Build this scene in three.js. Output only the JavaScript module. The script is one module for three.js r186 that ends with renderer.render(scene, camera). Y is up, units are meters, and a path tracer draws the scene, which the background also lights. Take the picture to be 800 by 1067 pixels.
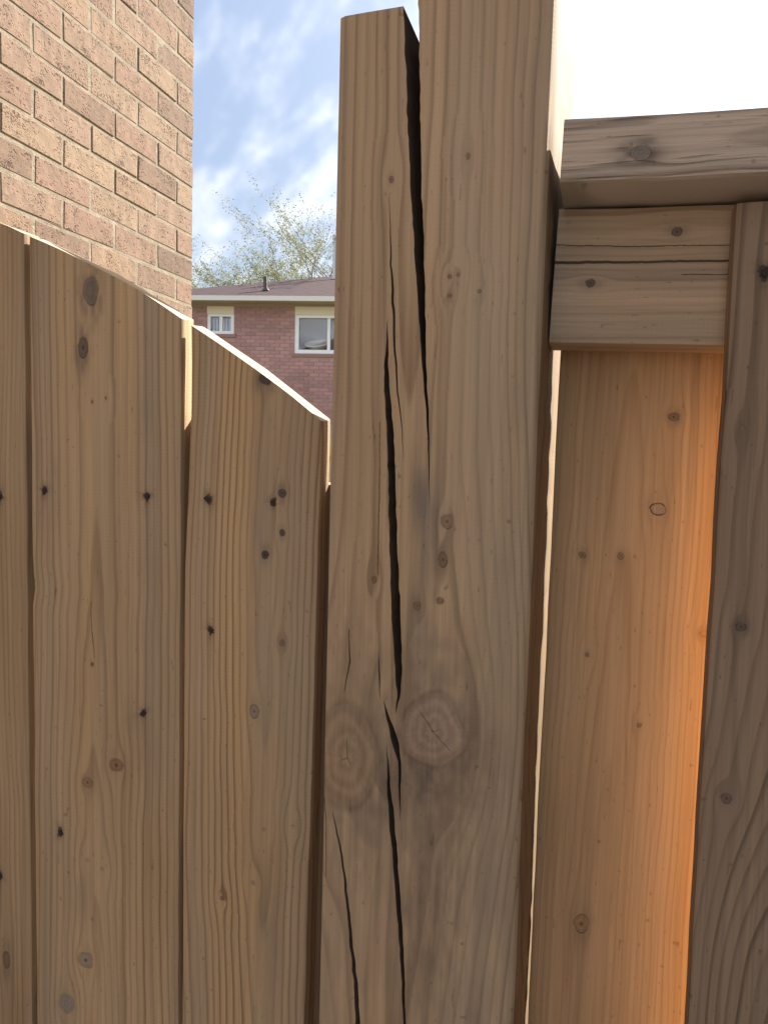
import * as THREE from 'three';
import { mergeGeometries, toCreasedNormals } from 'three/addons/utils/BufferGeometryUtils.js';

// ---------------------------------------------------------------- camera, sky, sun, exposure
const scene = new THREE.Scene();
const R = (d) => d * Math.PI / 180;
const camera = new THREE.PerspectiveCamera(67.4, 767 / 1024, 0.02, 900);
camera.rotation.order = 'YXZ';
camera.position.set(0, 1.6, 0);
camera.rotation.set(R(-4.5), R(16), R(1.5));
scene.add(camera);

const renderer = new THREE.WebGLRenderer({ antialias: true });
renderer.setSize(767, 1024);
renderer.toneMapping = THREE.LinearToneMapping;
renderer.toneMappingExposure = 3.7;
renderer.shadowMap.enabled = true;

const SUN_AZ = R(31), SUN_EL = R(37);              // azimuth to the right of the fence's normal, behind the fence
const sunDir = new THREE.Vector3(Math.sin(SUN_AZ) * Math.cos(SUN_EL), Math.sin(SUN_EL), -Math.cos(SUN_AZ) * Math.cos(SUN_EL));
const sun = new THREE.DirectionalLight(new THREE.Color().setRGB(1.0, 0.89, 0.74), 3.55);
sun.position.copy(sunDir).multiplyScalar(40); sun.target.position.set(0, 1, -1);
sun.castShadow = true; sun.shadow.mapSize.set(4096, 4096);
Object.assign(sun.shadow.camera, { left: -25, right: 25, top: 25, bottom: -25, near: 1, far: 120 });
scene.add(sun, sun.target);

// ---------------------------------------------------------------- seeded randomness and noise
function rng(seed) { let s = seed >>> 0; return () => { s = (s + 0x6D2B79F5) >>> 0; let t = s; t = Math.imul(t ^ (t >>> 15), t | 1); t ^= t + Math.imul(t ^ (t >>> 7), t | 61); return ((t ^ (t >>> 14)) >>> 0) / 4294967296; }; }
const T = new Float32Array(65536); { const r = rng(77); for (let i = 0; i < 65536; i++) T[i] = r() * 2 - 1; }
const hsh = (i, j) => T[(Math.imul(i, 374761393) + Math.imul(j, 668265263) ^ (Math.imul(i ^ j, 1274126177) >>> 9)) & 65535];
function n2(x, y) {
  const i = Math.floor(x), j = Math.floor(y); let a = x - i, b = y - j;
  a = a * a * (3 - 2 * a); b = b * b * (3 - 2 * b);
  const p = hsh(i, j), q = hsh(i + 1, j), r = hsh(i, j + 1), s = hsh(i + 1, j + 1);
  return p + (q - p) * a + (r - p) * b + (p - q - r + s) * a * b;
}
const fbm = (x, y, o = 4) => { let v = 0, a = 0.5; for (let k = 0; k < o; k++) { v += a * n2(x, y); x = x * 2.03 + 17.1; y = y * 2.03 + 5.7; a *= 0.5; } return v; };
const rough = (x, y, o) => { let v = 0, a = 0.4; for (let k = 0; k < o; k++) { v += a * n2(x, y); const t = x * 0.87 - y * 0.5; y = (x * 0.5 + y * 0.87) * 2.1 + 5.7; x = t * 2.1 + 17.1; a *= 0.62; } return v; };
const cl = (x, a = 0, b = 1) => x < a ? a : x > b ? b : x;
const ss = (a, b, x) => { const t = cl((x - a) / (b - a)); return t * t * (3 - 2 * t); };
const lerp = (a, b, t) => a + (b - a) * t;
const enc = (v) => { v = cl(v); return 255 * (v <= 0.0031308 ? 12.92 * v : 1.055 * Math.pow(v, 1 / 2.4) - 0.055); };
const ENC = new Uint8Array(4097); for (let i = 0; i <= 4096; i++) ENC[i] = Math.round(enc(i / 4096));

// ---------------------------------------------------------------- the sky: thin streaked cloud over blue, whiter to the horizon and round the sun
{
  const w = 1536, h = 768, d = new Float32Array(w * h * 4);
  for (let j = 0; j < h; j++) for (let i = 0; i < w; i++) {
    const ph = ((i + 0.5) / w - 0.5) * 2 * Math.PI, th = ((j + 0.5) / h - 0.5) * Math.PI;
    const y = Math.sin(th), c = Math.cos(th), x = Math.cos(ph) * c, z = Math.sin(ph) * c;
    const up = Math.max(y, 0), k = Math.pow(1 - up, 3.2);
    const cs = x * sunDir.x + y * sunDir.y + z * sunDir.z, g = Math.acos(cl(cs, -1, 1));
    let r = lerp(0.05, 0.165, k), gg = lerp(0.09, 0.205, k), b = lerp(0.175, 0.25, k);
    const glow = 1.5 * Math.exp(-g / 0.2) + 0.3 * Math.exp(-g / 0.42);
    const q = 1 / (up + 0.22), px = x * q, pz = z * q, a = 0.75;
    const sx = px * Math.cos(a) + pz * Math.sin(a), sz = -px * Math.sin(a) + pz * Math.cos(a);
    const wx = fbm(px * 1.3 + 3, pz * 1.3, 3) * 0.9;
    let cv = 0.5 + 0.35 * fbm(sx * 1.7 + wx + 9.2, sz * 4.2 + wx, 3) + 0.75 * rough(sx * 4.2 + wx * 0.5 + 6.2, sz * 12 + wx * 1.1, 7) + 0.3 * ss(-0.3, 0.6, z);  // last term: extra cloud added behind the camera to light the fence front
    cv = ss(0.24, 1.15, cv) * 0.8 + 0.06;
    const cb = 0.28 + 0.4 * Math.exp(-g / 0.5) + 0.6 * ss(-0.2, 0.8, -cs);  // unseen cloud opposite the sun brightened to light the fence front
    r = lerp(r, cb * 0.93, cv); gg = lerp(gg, cb * 0.96, cv); b = lerp(b, cb * 1.0, cv);
    r += glow * 1.0; gg += glow * 0.97; b += glow * 0.9;
    if (y < 0) { r = 0.3; gg = 0.3; b = 0.28; }
    d.set([r, gg, b, 1], (j * w + i) * 4);
  }
  const t = new THREE.DataTexture(d, w, h, THREE.RGBAFormat, THREE.FloatType);
  t.mapping = THREE.EquirectangularReflectionMapping; t.magFilter = THREE.LinearFilter; t.minFilter = THREE.LinearFilter; t.needsUpdate = true;
  scene.background = t; scene.environment = t;
}

// ---------------------------------------------------------------- helpers: names, tags, textures, geometry
const used = {};
function numbered(n) { const k = used[n] = (used[n] ?? -1) + 1; return k ? `${n}_${String(k).padStart(3, '0')}` : n; }
function thing(name, label, category, group) {
  const o = new THREE.Group(); o.name = numbered(name); o.userData = { label, category }; if (group) o.userData.group = group; scene.add(o); return o;
}
const cut = new THREE.MeshStandardMaterial({ color: new THREE.Color().setRGB(0.44, 0.37, 0.29), roughness: 0.9 });   // pale sawn end grain
function part(name, geo, mat, parent, label) {
  if (geo.type === 'BufferGeometry' && geo.groups.length > 1 && !Array.isArray(mat)) mat = [mat, cut, mat];
  const m = new THREE.Mesh(geo, mat); m.name = name; m.castShadow = m.receiveShadow = true; parent.add(m); if (label) m.userData.label = label; return m;
}
function structure(name, geo, mat) { const m = new THREE.Mesh(geo, mat); m.name = numbered(name); m.receiveShadow = m.castShadow = true; m.userData.kind = 'structure'; scene.add(m); return m; }
function tex(data, w, h, srgb, wrapS = THREE.RepeatWrapping, wrapT = THREE.RepeatWrapping) {
  const t = new THREE.DataTexture(data, w, h, THREE.RGBAFormat, THREE.UnsignedByteType);
  t.magFilter = THREE.LinearFilter; t.minFilter = THREE.LinearMipmapLinearFilter; t.generateMipmaps = true; t.wrapS = wrapS; t.wrapT = wrapT;
  if (srgb) t.colorSpace = THREE.SRGBColorSpace; t.needsUpdate = true; return t;
}
function paint(w, h, fn, wrapS, wrapT) {            // fn(i, j, out): out = r, g, b (linear), height 0..1
  const c = new Uint8Array(w * h * 4), b = new Uint8Array(w * h * 4), o = [0, 0, 0, 0];
  for (let j = 0; j < h; j++) for (let i = 0; i < w; i++) {
    fn(i, j, o); const k = (j * w + i) * 4;
    c[k] = ENC[cl(o[0]) * 4096 | 0]; c[k + 1] = ENC[cl(o[1]) * 4096 | 0]; c[k + 2] = ENC[cl(o[2]) * 4096 | 0]; c[k + 3] = 255;
    b[k] = b[k + 1] = b[k + 2] = cl(o[3]) * 255; b[k + 3] = 255;
  }
  return { map: tex(c, w, h, true, wrapS, wrapT), bump: tex(b, w, h, false, wrapS, wrapT) };
}

// Sawn, weathered softwood. All lengths in metres; x runs across the face from its left edge, y is the height above y0.
function wood(o) {
  const { w, h, y0 = 0, seed = 1, res = 0.0004, pith = [0.5 * w, 0.03], drift = 0, sat = 1e3, yc, spacing = 0.006, contrast = 1, knots = [], cracks = [], stainsAndTones = [], gouges = [],
    early = [0.56, 0.39, 0.215], late = [0.25, 0.155, 0.078], grey = [0.39, 0.315, 0.225], greyAmount = 0.4, chatter = 0.25, wob = 1, bump = 0.0007, rough = 0.78, coarse = 0, edgeTint = 0 } = o;
  const pw = Math.min(2048, Math.round(w / res)), ph = Math.min(2048, Math.round(h / res)), S = seed * 13.37;
  const ks = knots.map((k) => ({ s: 1.35, halo: 0.5, tone: [0.26, 0.165, 0.095], rim: 0.75, flow: 1, ...k, y: k.y - y0 }));
  const t = paint(pw, ph, (i, j, out) => {
    const x = (i + 0.5) / pw * w, y = (j + 0.5) / ph * h;
    let xe = x + wob * (0.0035 * n2(S, y * 4.1) + 0.0016 * n2(x * 22 + S, y * 9 + 3) + 0.0007 * n2(x * 60, y * 26 + S));
    let kIn = 0, kR = 0, kTone = null, kRim = 0, halo = 0, kDist = 9, kk = null;
    for (const k of ks) {
      const dx = x - k.x, dy = y - k.y, wb = 1 + 0.12 * n2(Math.atan2(dy, dx) * 1.3 + k.x * 90, k.y * 50);
      const e = Math.sqrt(dx * dx + (dy / k.s) ** 2) / (k.r * wb);
      if (e < 14) {
        const fl = Math.sqrt(dx * dx + (dy / (k.s * 1.9)) ** 2) / Math.max(k.r * 1.1, 0.0048), F = k.flow / (fl * fl + 0.18) * Math.exp(-fl * fl / 26);
        xe -= dx * Math.min(F, 0.95);
        halo = Math.max(halo, k.halo * Math.exp(-((Math.max(Math.sqrt(dx * dx + (dy / (k.s * 1.5)) ** 2) / (k.r * wb) - 0.8, 0)) ** 2) * 0.9) * (0.75 + 0.5 * n2(x * 260, y * 120)));
      }
      if (e < 1.25 && e < kDist) { kDist = e; kk = k; }
    }
    const dp = pith[1] + drift * sat * Math.tanh((y - (yc ?? h * 0.5)) / sat) + 0.006 * n2(S + 7, y * 2.2);
    const rr = Math.sqrt((xe - pith[0]) ** 2 + dp * dp);
    let ring = rr / spacing + 0.55 * n2(xe * 35 + S, y * 1.7) + S;
    const id = Math.floor(ring), fr = ring - id, st = 0.55 + 0.45 * hsh(id, seed);
    let lt = ss(0.36, 0.88, fr) * (1 - ss(0.9, 1.0, fr)); lt = lt * lt * (0.25 + 0.75 * st);
    const f1 = n2(x * 700 + S, y * 11), f2 = n2(x * 1900 + S, y * 34), f3 = n2(x * 240 + S, y * 4);
    let c = cl(contrast * lt, 0, 1);
    let r = lerp(early[0], late[0], c), g = lerp(early[1], late[1], c), b = lerp(early[2], late[2], c);
    const band = n2(xe * 48 + S * 3, y * 0.9 + id * 0.11), patch = fbm(x * 16 + S, y * 5 + S, 3);
    let gm = cl(greyAmount * (0.45 + 0.75 * band + 0.8 * patch)); 
    gm = cl(gm + 0.25 * greyAmount * ss(0.2, 0.9, n2(x * 55 + 31 + S, y * 2.2)));
    r = lerp(r, grey[0] * (1 - 0.25 * c), gm); g = lerp(g, grey[1] * (1 - 0.25 * c), gm); b = lerp(b, grey[2] * (1 - 0.25 * c), gm);
    let m = 1 + 0.075 * f1 + 0.055 * f2 + 0.07 * f3 + 0.2 * patch + 0.1 * n2(x * 9 + S, y * 2.6) - 0.16 * ss(0.45, 0.85, n2(xe * 130 + S * 5, y * 1.3));
    const sp = n2(x * 520 + S, y * 150 + 3); if (sp > 0.84) m *= 1 - 0.4 * ss(0.84, 1, sp);          // short dark pores
    let ht = 0.55 + 0.16 * lt * (coarse ? 2.4 : 1) + 0.09 * f1 + 0.06 * f2;
    const ch = Math.sin((y + 0.0006 * n2(x * 30, y * 20)) * 2 * Math.PI / 0.0031 + 1.5 * n2(x * 20, S)) * (0.5 + 0.5 * n2(x * 24 + S, y * 8));
    ht += chatter * 0.1 * ch; m *= 1 + chatter * 0.05 * ch;
    if (coarse) { const xw = x + 0.0012 * n2(y * 45, x * 60 + S), cr = ss(0.1, 0.75, n2(xw * 620 + S, y * 26)); ht -= coarse * 0.45 * cr; m *= 1 - 0.3 * coarse * cr; }
    for (const s of stainsAndTones) {
      const e = Math.exp(-(((x - s.x) / s.rx) ** 2) - (((y - (s.y - y0)) / s.ry) ** 2)) * (s.k ?? 0.4) * (0.7 + 0.6 * fbm(x * (s.f ?? 90) + S, y * (s.g ?? 30), 3) * 1.6);
      const q = cl(e), tc = s.tone ?? [0.10, 0.085, 0.075]; r = lerp(r, tc[0], q); g = lerp(g, tc[1], q); b = lerp(b, tc[2], q);
    }
    if (halo > 0) { const q = cl(halo * 0.75); r = lerp(r, 0.15, q); g = lerp(g, 0.115, q); b = lerp(b, 0.09, q); }
    if (kk) {
      const e = kDist, dx = x - kk.x, dy = y - kk.y, an = Math.atan2(dy, dx);
      const inn = 1 - ss(0.9, 1.02, e), kr = 0.5 + 0.5 * Math.sin(e * (kk.rings ?? 16) + 1.4 * n2(an * 2 + kk.x * 77, e * 4)), rad = n2(an * 12 + kk.x * 99, e * 2.5);
      const sh = (0.86 + 0.2 * kr + 0.07 * rad) * (kk.core ? 1 - 0.75 * (1 - ss(0.05, 0.3, e)) : 1);
      const t0 = kk.tone; r = lerp(r, t0[0] * sh, inn); g = lerp(g, t0[1] * sh, inn); b = lerp(b, t0[2] * sh, inn);
      const rim = Math.exp(-(((e - 1) / 0.085) ** 2)) * kk.rim * (0.8 + 0.45 * n2(an * 1.4 + kk.y * 33, 2.2)); const q = cl(rim);
      r = lerp(r, 0.055, q); g = lerp(g, 0.038, q); b = lerp(b, 0.028, q);
      ht += inn * (0.12 + 0.08 * kr) - q * 0.4;
      for (const [a, l] of kk.cracks ?? []) {
        const al = (dx * Math.cos(a) + dy * Math.sin(a)) / kk.r, ac = Math.abs(-dx * Math.sin(a) + dy * Math.cos(a) + 0.0007 * n2(al * 5, a * 9));
        if (al > 0 && al < l) { const q2 = (1 - ss(0.00015, 0.0003 + 0.0004 * (1 - al / l), ac)) * 0.6 * (1 - ss(0.8, 1, al / l)); r = lerp(r, 0.05, q2); g = lerp(g, 0.036, q2); b = lerp(b, 0.028, q2); ht -= q2 * 0.5; }
      }
    }
    for (const cr of cracks) {                       // hairline checks: polyline [y, x, half width]
      const yy = y + y0; if (yy < cr[0][0] || yy > cr[cr.length - 1][0]) continue;
      let q = 0; while (q < cr.length - 2 && yy > cr[q + 1][0]) q++;
      const u = (yy - cr[q][0]) / (cr[q + 1][0] - cr[q][0]), cx = lerp(cr[q][1], cr[q + 1][1], u) + 0.0003 * n2(yy * 60, S) + 0.00022 * n2(yy * 400, S), hw = lerp(cr[q][2], cr[q + 1][2], u);
      const k2 = 1 - ss(hw * 0.5, hw * 1.3, Math.abs(x - cx)); r *= 1 - 0.85 * k2; g *= 1 - 0.87 * k2; b *= 1 - 0.88 * k2; ht -= 0.5 * k2;
    }
    for (const gq of gouges) {                       // torn fibre round a driven nail
      const dx = x - gq[0], dy = y - (gq[1] - y0), rr2 = (gq[2] ?? 0.0033) * (1 + 0.6 * n2(Math.atan2(dy, dx) * 1.6 + gq[0] * 300, gq[1] * 40) + 0.25 * n2(x * 900, y * 700));
      const e = Math.sqrt(dx * dx + (dy / 1.3) ** 2) / rr2;
      if (e < 3) { const q = (1 - ss(0.75, 1.05, e)) * 0.85, q3 = 0.35 * Math.exp(-(e - 1) * 2) * (e > 1 ? 1 : 0); r = lerp(r, 0.035, Math.max(q, q3)); g = lerp(g, 0.026, Math.max(q, q3)); b = lerp(b, 0.022, Math.max(q, q3)); ht -= 0.35 * q; }
      if (dy < 0 && dy > -0.06 && Math.abs(dx) < 0.006) { const q4 = 0.28 * Math.exp(dy / 0.022) * Math.exp(-((dx / 0.0024) ** 2)) * (0.7 + 0.6 * n2(x * 800, y * 30)); r *= 1 - q4; g *= 1 - q4 * 1.1; b *= 1 - q4 * 1.1; }
    }
    out[0] = r * m; out[1] = g * m; out[2] = b * m; out[3] = ht;
  }, THREE.MirroredRepeatWrapping, THREE.MirroredRepeatWrapping);
  return new THREE.MeshStandardMaterial({ map: t.map, bumpMap: t.bump, bumpScale: bump, roughness: rough, metalness: 0 });
}

// A length of timber as a skin over closed cross-sections (front left to right, then round the back); rows go up.
function skin(rows, capTop = true, capBottom = true, back = null) {
  const n = rows[0].length, pos = [], uv = [], idx = [];
  for (const row of rows) for (const p of row) { pos.push(p[0], p[1], p[2]); uv.push(p[3], p[4]); }
  for (let i = 0; i < n; i++) for (let j = 0; j + 1 < rows.length; j++) {
    const a = j * n + i, b = j * n + (i + 1) % n, c = b + n, d = a + n; idx.push(a, b, c, a, c, d);
  }
  const cap = (row, up, pick) => {
    const loop = pick ? pick.map((k) => row[k]) : row, base = pos.length / 3;
    for (const p of loop) { pos.push(p[0], p[1], p[2]); uv.push(p[3], p[4] + p[2] * 0.6); }
    for (const f of THREE.ShapeUtils.triangulateShape(loop.map((p) => new THREE.Vector2(p[0], -p[2])), [])) { const [x, y, z] = f.map((k) => k + base); up ? idx.push(x, y, z) : idx.push(x, z, y); }
  };
  if (capTop) Array.isArray(capTop) ? capTop.forEach(([row, pick]) => cap(row, true, pick)) : cap(rows[rows.length - 1], true);
  const sides = (rows.length - 1) * n * 6;
  if (capBottom) cap(rows[0], false);
  const g = new THREE.BufferGeometry();
  g.setAttribute('position', new THREE.Float32BufferAttribute(pos, 3)); g.setAttribute('uv', new THREE.Float32BufferAttribute(uv, 2)); g.setIndex(idx); const q = (rows.length - 1) * 6;
  let from = 0; for (const [a, b, k] of back ?? []) { if (a > from) g.addGroup(from * q, (a - from) * q, 0); g.addGroup(a * q, (b - a) * q, k); from = b; }
  g.addGroup(from * q, sides - from * q, 0);
  g.addGroup(sides, idx.length - sides, 1);
  return g;
}
function boardGeo({ w, th, yb, top, xl = () => 0, xr = () => w, y0, h, rad = 0.0025, rows = 44, seed = 1, cup = 0.0008, nub = 0.0005, tilt = 0 }) {
  const out = [], topY = typeof top === 'function' ? top : () => top;
  for (let j = 0; j <= rows; j++) {
    const t = j / rows, row = [];
    const add = (fx, z, du) => {
      const guess = lerp(yb, topY(fx * w), t), l = xl(guess), r = xr(guess), x = lerp(l, r, fx), y = lerp(yb, topY(x) - tilt * cl((z + th) / th), t);
      const zz = z + (z > -th * 0.5 ? cup * Math.cos(Math.PI * (fx - 0.5)) + nub * n2(x * 40 + seed, y * 12) : 0);
      row.push([x + nub * n2(seed * 5 + (fx > 0.5 ? 9 : 0), y * 30), y, zz, cl(fx + (du ?? 0), 0.004, 0.996), (y - y0) / h]);
    };
    const e = rad / w;
    add(0, -rad); add(e * 0.3, -rad * 0.3); add(e, 0);
    for (let i = 1; i < 10; i++) add(e + (1 - 2 * e) * i / 10, 0);
    add(1 - e, 0); add(1 - e * 0.3, -rad * 0.3); add(1, -rad); add(1, -th * 0.5, -0.06); add(1, -th + rad, -0.1); add(1 - e, -th);
    add(0.5, -th); add(e, -th); add(0, -th + rad, 0.1); add(0, -th * 0.5, 0.06);
    out.push(row);
  }
  return toCreasedNormals(skin(out, true, true, [[17, 19, 2]]), 0.7);
}
const nailMat = new THREE.MeshStandardMaterial({ color: new THREE.Color().setRGB(0.035, 0.026, 0.022), roughness: 0.8, metalness: 0 });
const nailGeos = [0, 1, 2, 3].map((s) => {
  const r = rng(50 + s), sh = new THREE.Shape(), n = 11;
  for (let i = 0; i < n; i++) { const a = i / n * Math.PI * 2, q = 0.0021 * (0.8 + 0.4 * r()) * (i === 2 + s ? 0.45 : 1); const x = q * Math.cos(a), y = q * 1.15 * Math.sin(a); i ? sh.lineTo(x, y) : sh.moveTo(x, y); }
  sh.closePath(); return new THREE.ExtrudeGeometry(sh, { depth: 0.0006, bevelEnabled: true, bevelSize: 0.0003, bevelThickness: 0.0003, bevelSegments: 1 });
});
let nailCount = 0;
function nails(board, list, z = 0.0005) { for (const [x, y] of list) { const m = part('nail', nailGeos[nailCount++ % 4], nailMat, board); m.position.set(x, y, z); m.rotation.z = nailCount * 1.7; } }
const smooth = (tab, x) => {                         // monotone-ish cubic through a table of [x, y]
  let i = 0; while (i < tab.length - 2 && x > tab[i + 1][0]) i++;
  const [x0, y0] = tab[i], [x1, y1] = tab[i + 1], u = (x - x0) / (x1 - x0);
  const s = (k) => { const a = tab[Math.max(k - 1, 0)], b = tab[Math.min(k + 1, tab.length - 1)]; return (b[1] - a[1]) / (b[0] - a[0]); };
  if (u < 0 || u > 1) return u < 0 ? y0 + (x - x0) * s(0) : y1 + (x - x1) * s(tab.length - 1);
  const m0 = s(i) * (x1 - x0), m1 = s(i + 1) * (x1 - x0), u2 = u * u, u3 = u2 * u;
  return (2 * u3 - 3 * u2 + 1) * y0 + (u3 - 2 * u2 + u) * m0 + (-2 * u3 + 3 * u2) * y1 + (u3 - u2) * m1;
};

// ---------------------------------------------------------------- ground
{
  const gt = paint(512, 512, (i, j, o) => {
    const x = i / 512, y = j / 512, a = Math.PI * 2, u = Math.cos(x * a) * 3, v = Math.sin(x * a) * 3, p = Math.cos(y * a) * 3, q = Math.sin(y * a) * 3;
    const k = 0.5 + 0.5 * fbm(u * 2.1 + p, v * 2.1 + q + 4, 4) + 0.35 * hsh(i, j) * 0.5;
    o[0] = lerp(0.06, 0.16, k); o[1] = lerp(0.08, 0.17, k); o[2] = lerp(0.03, 0.07, k); o[3] = k;
  });
  gt.map.repeat.set(400, 400); gt.bump.repeat.set(400, 400);
  const g = new THREE.PlaneGeometry(800, 800); g.rotateX(-Math.PI / 2);
  structure('lawn', g, new THREE.MeshStandardMaterial({ map: gt.map, bumpMap: gt.bump, bumpScale: 0.01, roughness: 0.95 }));
  const ct = paint(512, 512, (i, j, o) => { const k = 0.5 + 0.6 * fbm(i / 60, j / 60, 5), s = hsh(i, j) * 0.03; o[0] = 0.24 + 0.09 * k + s; o[1] = 0.225 + 0.085 * k + s; o[2] = 0.2 + 0.08 * k + s; o[3] = 0.5 + hsh(i, j) * 0.2; });
  const c = new THREE.BoxGeometry(3.67, 0.03, 9.4); c.translate(0.59, 0.019, 4.2);
  structure('path', c, new THREE.MeshStandardMaterial({ map: ct.map, bumpMap: ct.bump, bumpScale: 0.001, roughness: 0.9 }));
}

// ---------------------------------------------------------------- the house at the left: a side wall of tan bricks running away from the camera
const BX = -1.25, BZ = -2.153, PITCH = 0.1965, COURSE = 0.0703, BL = 0.1905, BH = 0.0645, BD = 0.09, BED0 = 2.3125 - 32 * COURSE;
{
  const house = thing('brick_house', 'house with tan brick side wall in sunlight rising behind the wooden gate', 'house');
  const bt = paint(1024, 1024, (i, j, o) => {
    const x = i / 1024 * 0.5, y = j / 1024 * 0.5;
    const a = fbm(x * 60, y * 60, 4), f = n2(x * 1400, y * 1400), dens = ss(-0.15, 0.5, fbm(x * 26 + 5, y * 26, 2));
    const pit = Math.max(ss(0.4, 0.72, n2(x * 230 + 0.8 * n2(x * 500, y * 500), y * 300) * (0.72 + 0.42 * dens)), 0.85 * ss(0.45, 0.7, n2(x * 430 + 9, y * 520 + 3) * (0.6 + 0.6 * dens)));
    const m = 1 + 0.2 * a + 0.09 * f + 0.1 * n2(x * 24, y * 24), w = ss(0.2, 0.8, n2(x * 75 + 40, y * 130)) * 0.16;
    o[0] = lerp(lerp(0.25, 0.315, w), 0.088, pit * 0.8) * m; o[1] = lerp(lerp(0.185, 0.25, w), 0.05, pit * 0.8) * m; o[2] = lerp(lerp(0.141, 0.198, w), 0.037, pit * 0.8) * m;
    o[3] = 0.6 + 0.25 * a + 0.09 * f - 0.5 * pit;
  });
  const tints = [[0.97, 0.9, 0.88], [1.0, 0.92, 0.85], [0.92, 0.81, 0.79], [0.78, 0.71, 0.69], [0.66, 0.6, 0.6], [1.04, 1.0, 0.93]].map((c) => new THREE.MeshStandardMaterial({ map: bt.map, bumpMap: bt.bump, bumpScale: 0.0032, roughness: 0.92, color: new THREE.Color().setRGB(...c) }));
  const rnd = rng(5);
  // a brick: box with eased, slightly chipped arrises (44 triangles), origin at its middle; long side along z
  function brick(lz, lx, seed) {
    const r = rng(seed), hx = lx / 2, hy = BH / 2, hz = lz / 2, b = 0.0028, pos = [], uv = [], idx = {};
    const V = [], put = (sx, sy, sz, ax) => {
      const jx = (r() - 0.5) * 0.0012, jy = (r() - 0.5) * 0.002, jz = (r() - 0.5) * 0.002, bb = b * (0.7 + 0.8 * r());
      return [sx * (hx - (ax === 0 ? 0 : bb)) + jx, sy * (hy - (ax === 1 ? 0 : bb)) + jy, sz * (hz - (ax === 2 ? 0 : bb)) + jz];
    };
    for (const sx of [-1, 1]) for (const sy of [-1, 1]) for (const sz of [-1, 1]) for (let ax = 0; ax < 3; ax++) V.push({ s: [sx, sy, sz], ax, p: put(sx, sy, sz, ax) });
    const get = (sx, sy, sz, ax) => V.find((v) => v.s[0] === sx && v.s[1] === sy && v.s[2] === sz && v.ax === ax).p;
    const ou = r() * 0.5, ov = r() * 0.5;
    const tri = (a, b2, c) => {
      const n = new THREE.Vector3().crossVectors(new THREE.Vector3(...b2).sub(new THREE.Vector3(...a)), new THREE.Vector3(...c).sub(new THREE.Vector3(...a)));
      const mid = [0, 1, 2].map((k) => a[k] + b2[k] + c[k]); if (n.x * mid[0] + n.y * mid[1] + n.z * mid[2] < 0) [b2, c] = [c, b2];
      const ax = Math.abs(n.y) > Math.abs(n.x) && Math.abs(n.y) > Math.abs(n.z) ? 1 : Math.abs(n.x) >= Math.abs(n.z) ? 0 : 2;
      for (const p of [a, b2, c]) { pos.push(...p); uv.push((ou + (ax === 0 ? p[2] : p[0])) * 2, (ov + (ax === 1 ? p[2] : p[1])) * 2); }
    };
    const quad = (a, b2, c, d) => { tri(a, b2, c); tri(a, c, d); };
    for (let ax = 0; ax < 3; ax++) for (const s of [-1, 1]) {
      const f = (u, v) => { const q = [0, 0, 0]; q[ax] = s; q[(ax + 1) % 3] = u; q[(ax + 2) % 3] = v; return get(...q, ax); };
      quad(f(-1, -1), f(1, -1), f(1, 1), f(-1, 1));
    }
    for (let ax = 0; ax < 3; ax++) for (const u of [-1, 1]) for (const v of [-1, 1]) {   // edges along ax
      const a1 = (ax + 1) % 3, a2 = (ax + 2) % 3, f = (e, face) => { const q = [0, 0, 0]; q[ax] = e; q[a1] = u; q[a2] = v; return get(...q, face); };
      quad(f(-1, a1), f(1, a1), f(1, a2), f(-1, a2));
    }
    for (const sx of [-1, 1]) for (const sy of [-1, 1]) for (const sz of [-1, 1]) tri(get(sx, sy, sz, 0), get(sx, sy, sz, 1), get(sx, sy, sz, 2));
    const g = new THREE.BufferGeometry(); g.setAttribute('position', new THREE.Float32BufferAttribute(pos, 3)); g.setAttribute('uv', new THREE.Float32BufferAttribute(uv, 2)); g.computeVertexNormals(); return g;
  }
  const stretch = []; for (let i = 0; i < 10; i++) stretch.push(brick(BL, BD, 100 + i));
  const head = []; for (let i = 0; i < 6; i++) head.push(brick(BD, BL, 200 + i));
  // mortar core, wall faces set back behind the bricks
  const mt = paint(512, 512, (i, j, o) => { const k = fbm(i / 16, j / 16, 5), s = hsh(i, j) * 0.05; o[0] = 0.25 + 0.07 * k + s; o[1] = 0.215 + 0.06 * k + s; o[2] = 0.17 + 0.05 * k + s; o[3] = 0.5 + 0.4 * k + s * 3; });
  mt.map.repeat.set(10, 10); mt.bump.repeat.set(10, 10);
  const HL = 9, HW = 7, HH = 5.2, REC = 0.0019;
  const core = new THREE.BoxGeometry(HW - 2 * REC, HH, HL - 2 * REC); core.translate(BX - HW / 2, HH / 2, BZ + HL / 2);
  const wall = part('wall', core, new THREE.MeshStandardMaterial({ map: mt.map, bumpMap: mt.bump, bumpScale: 0.003, roughness: 0.95 }), house);
  const M = new THREE.Matrix4(), far = stretch.map(() => []), tint = [0, 0, 0, 1, 1, 2, 2, 2, 3, 3, 4, 5];
  const pickT = () => tint[Math.floor(rnd() * tint.length)];
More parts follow.
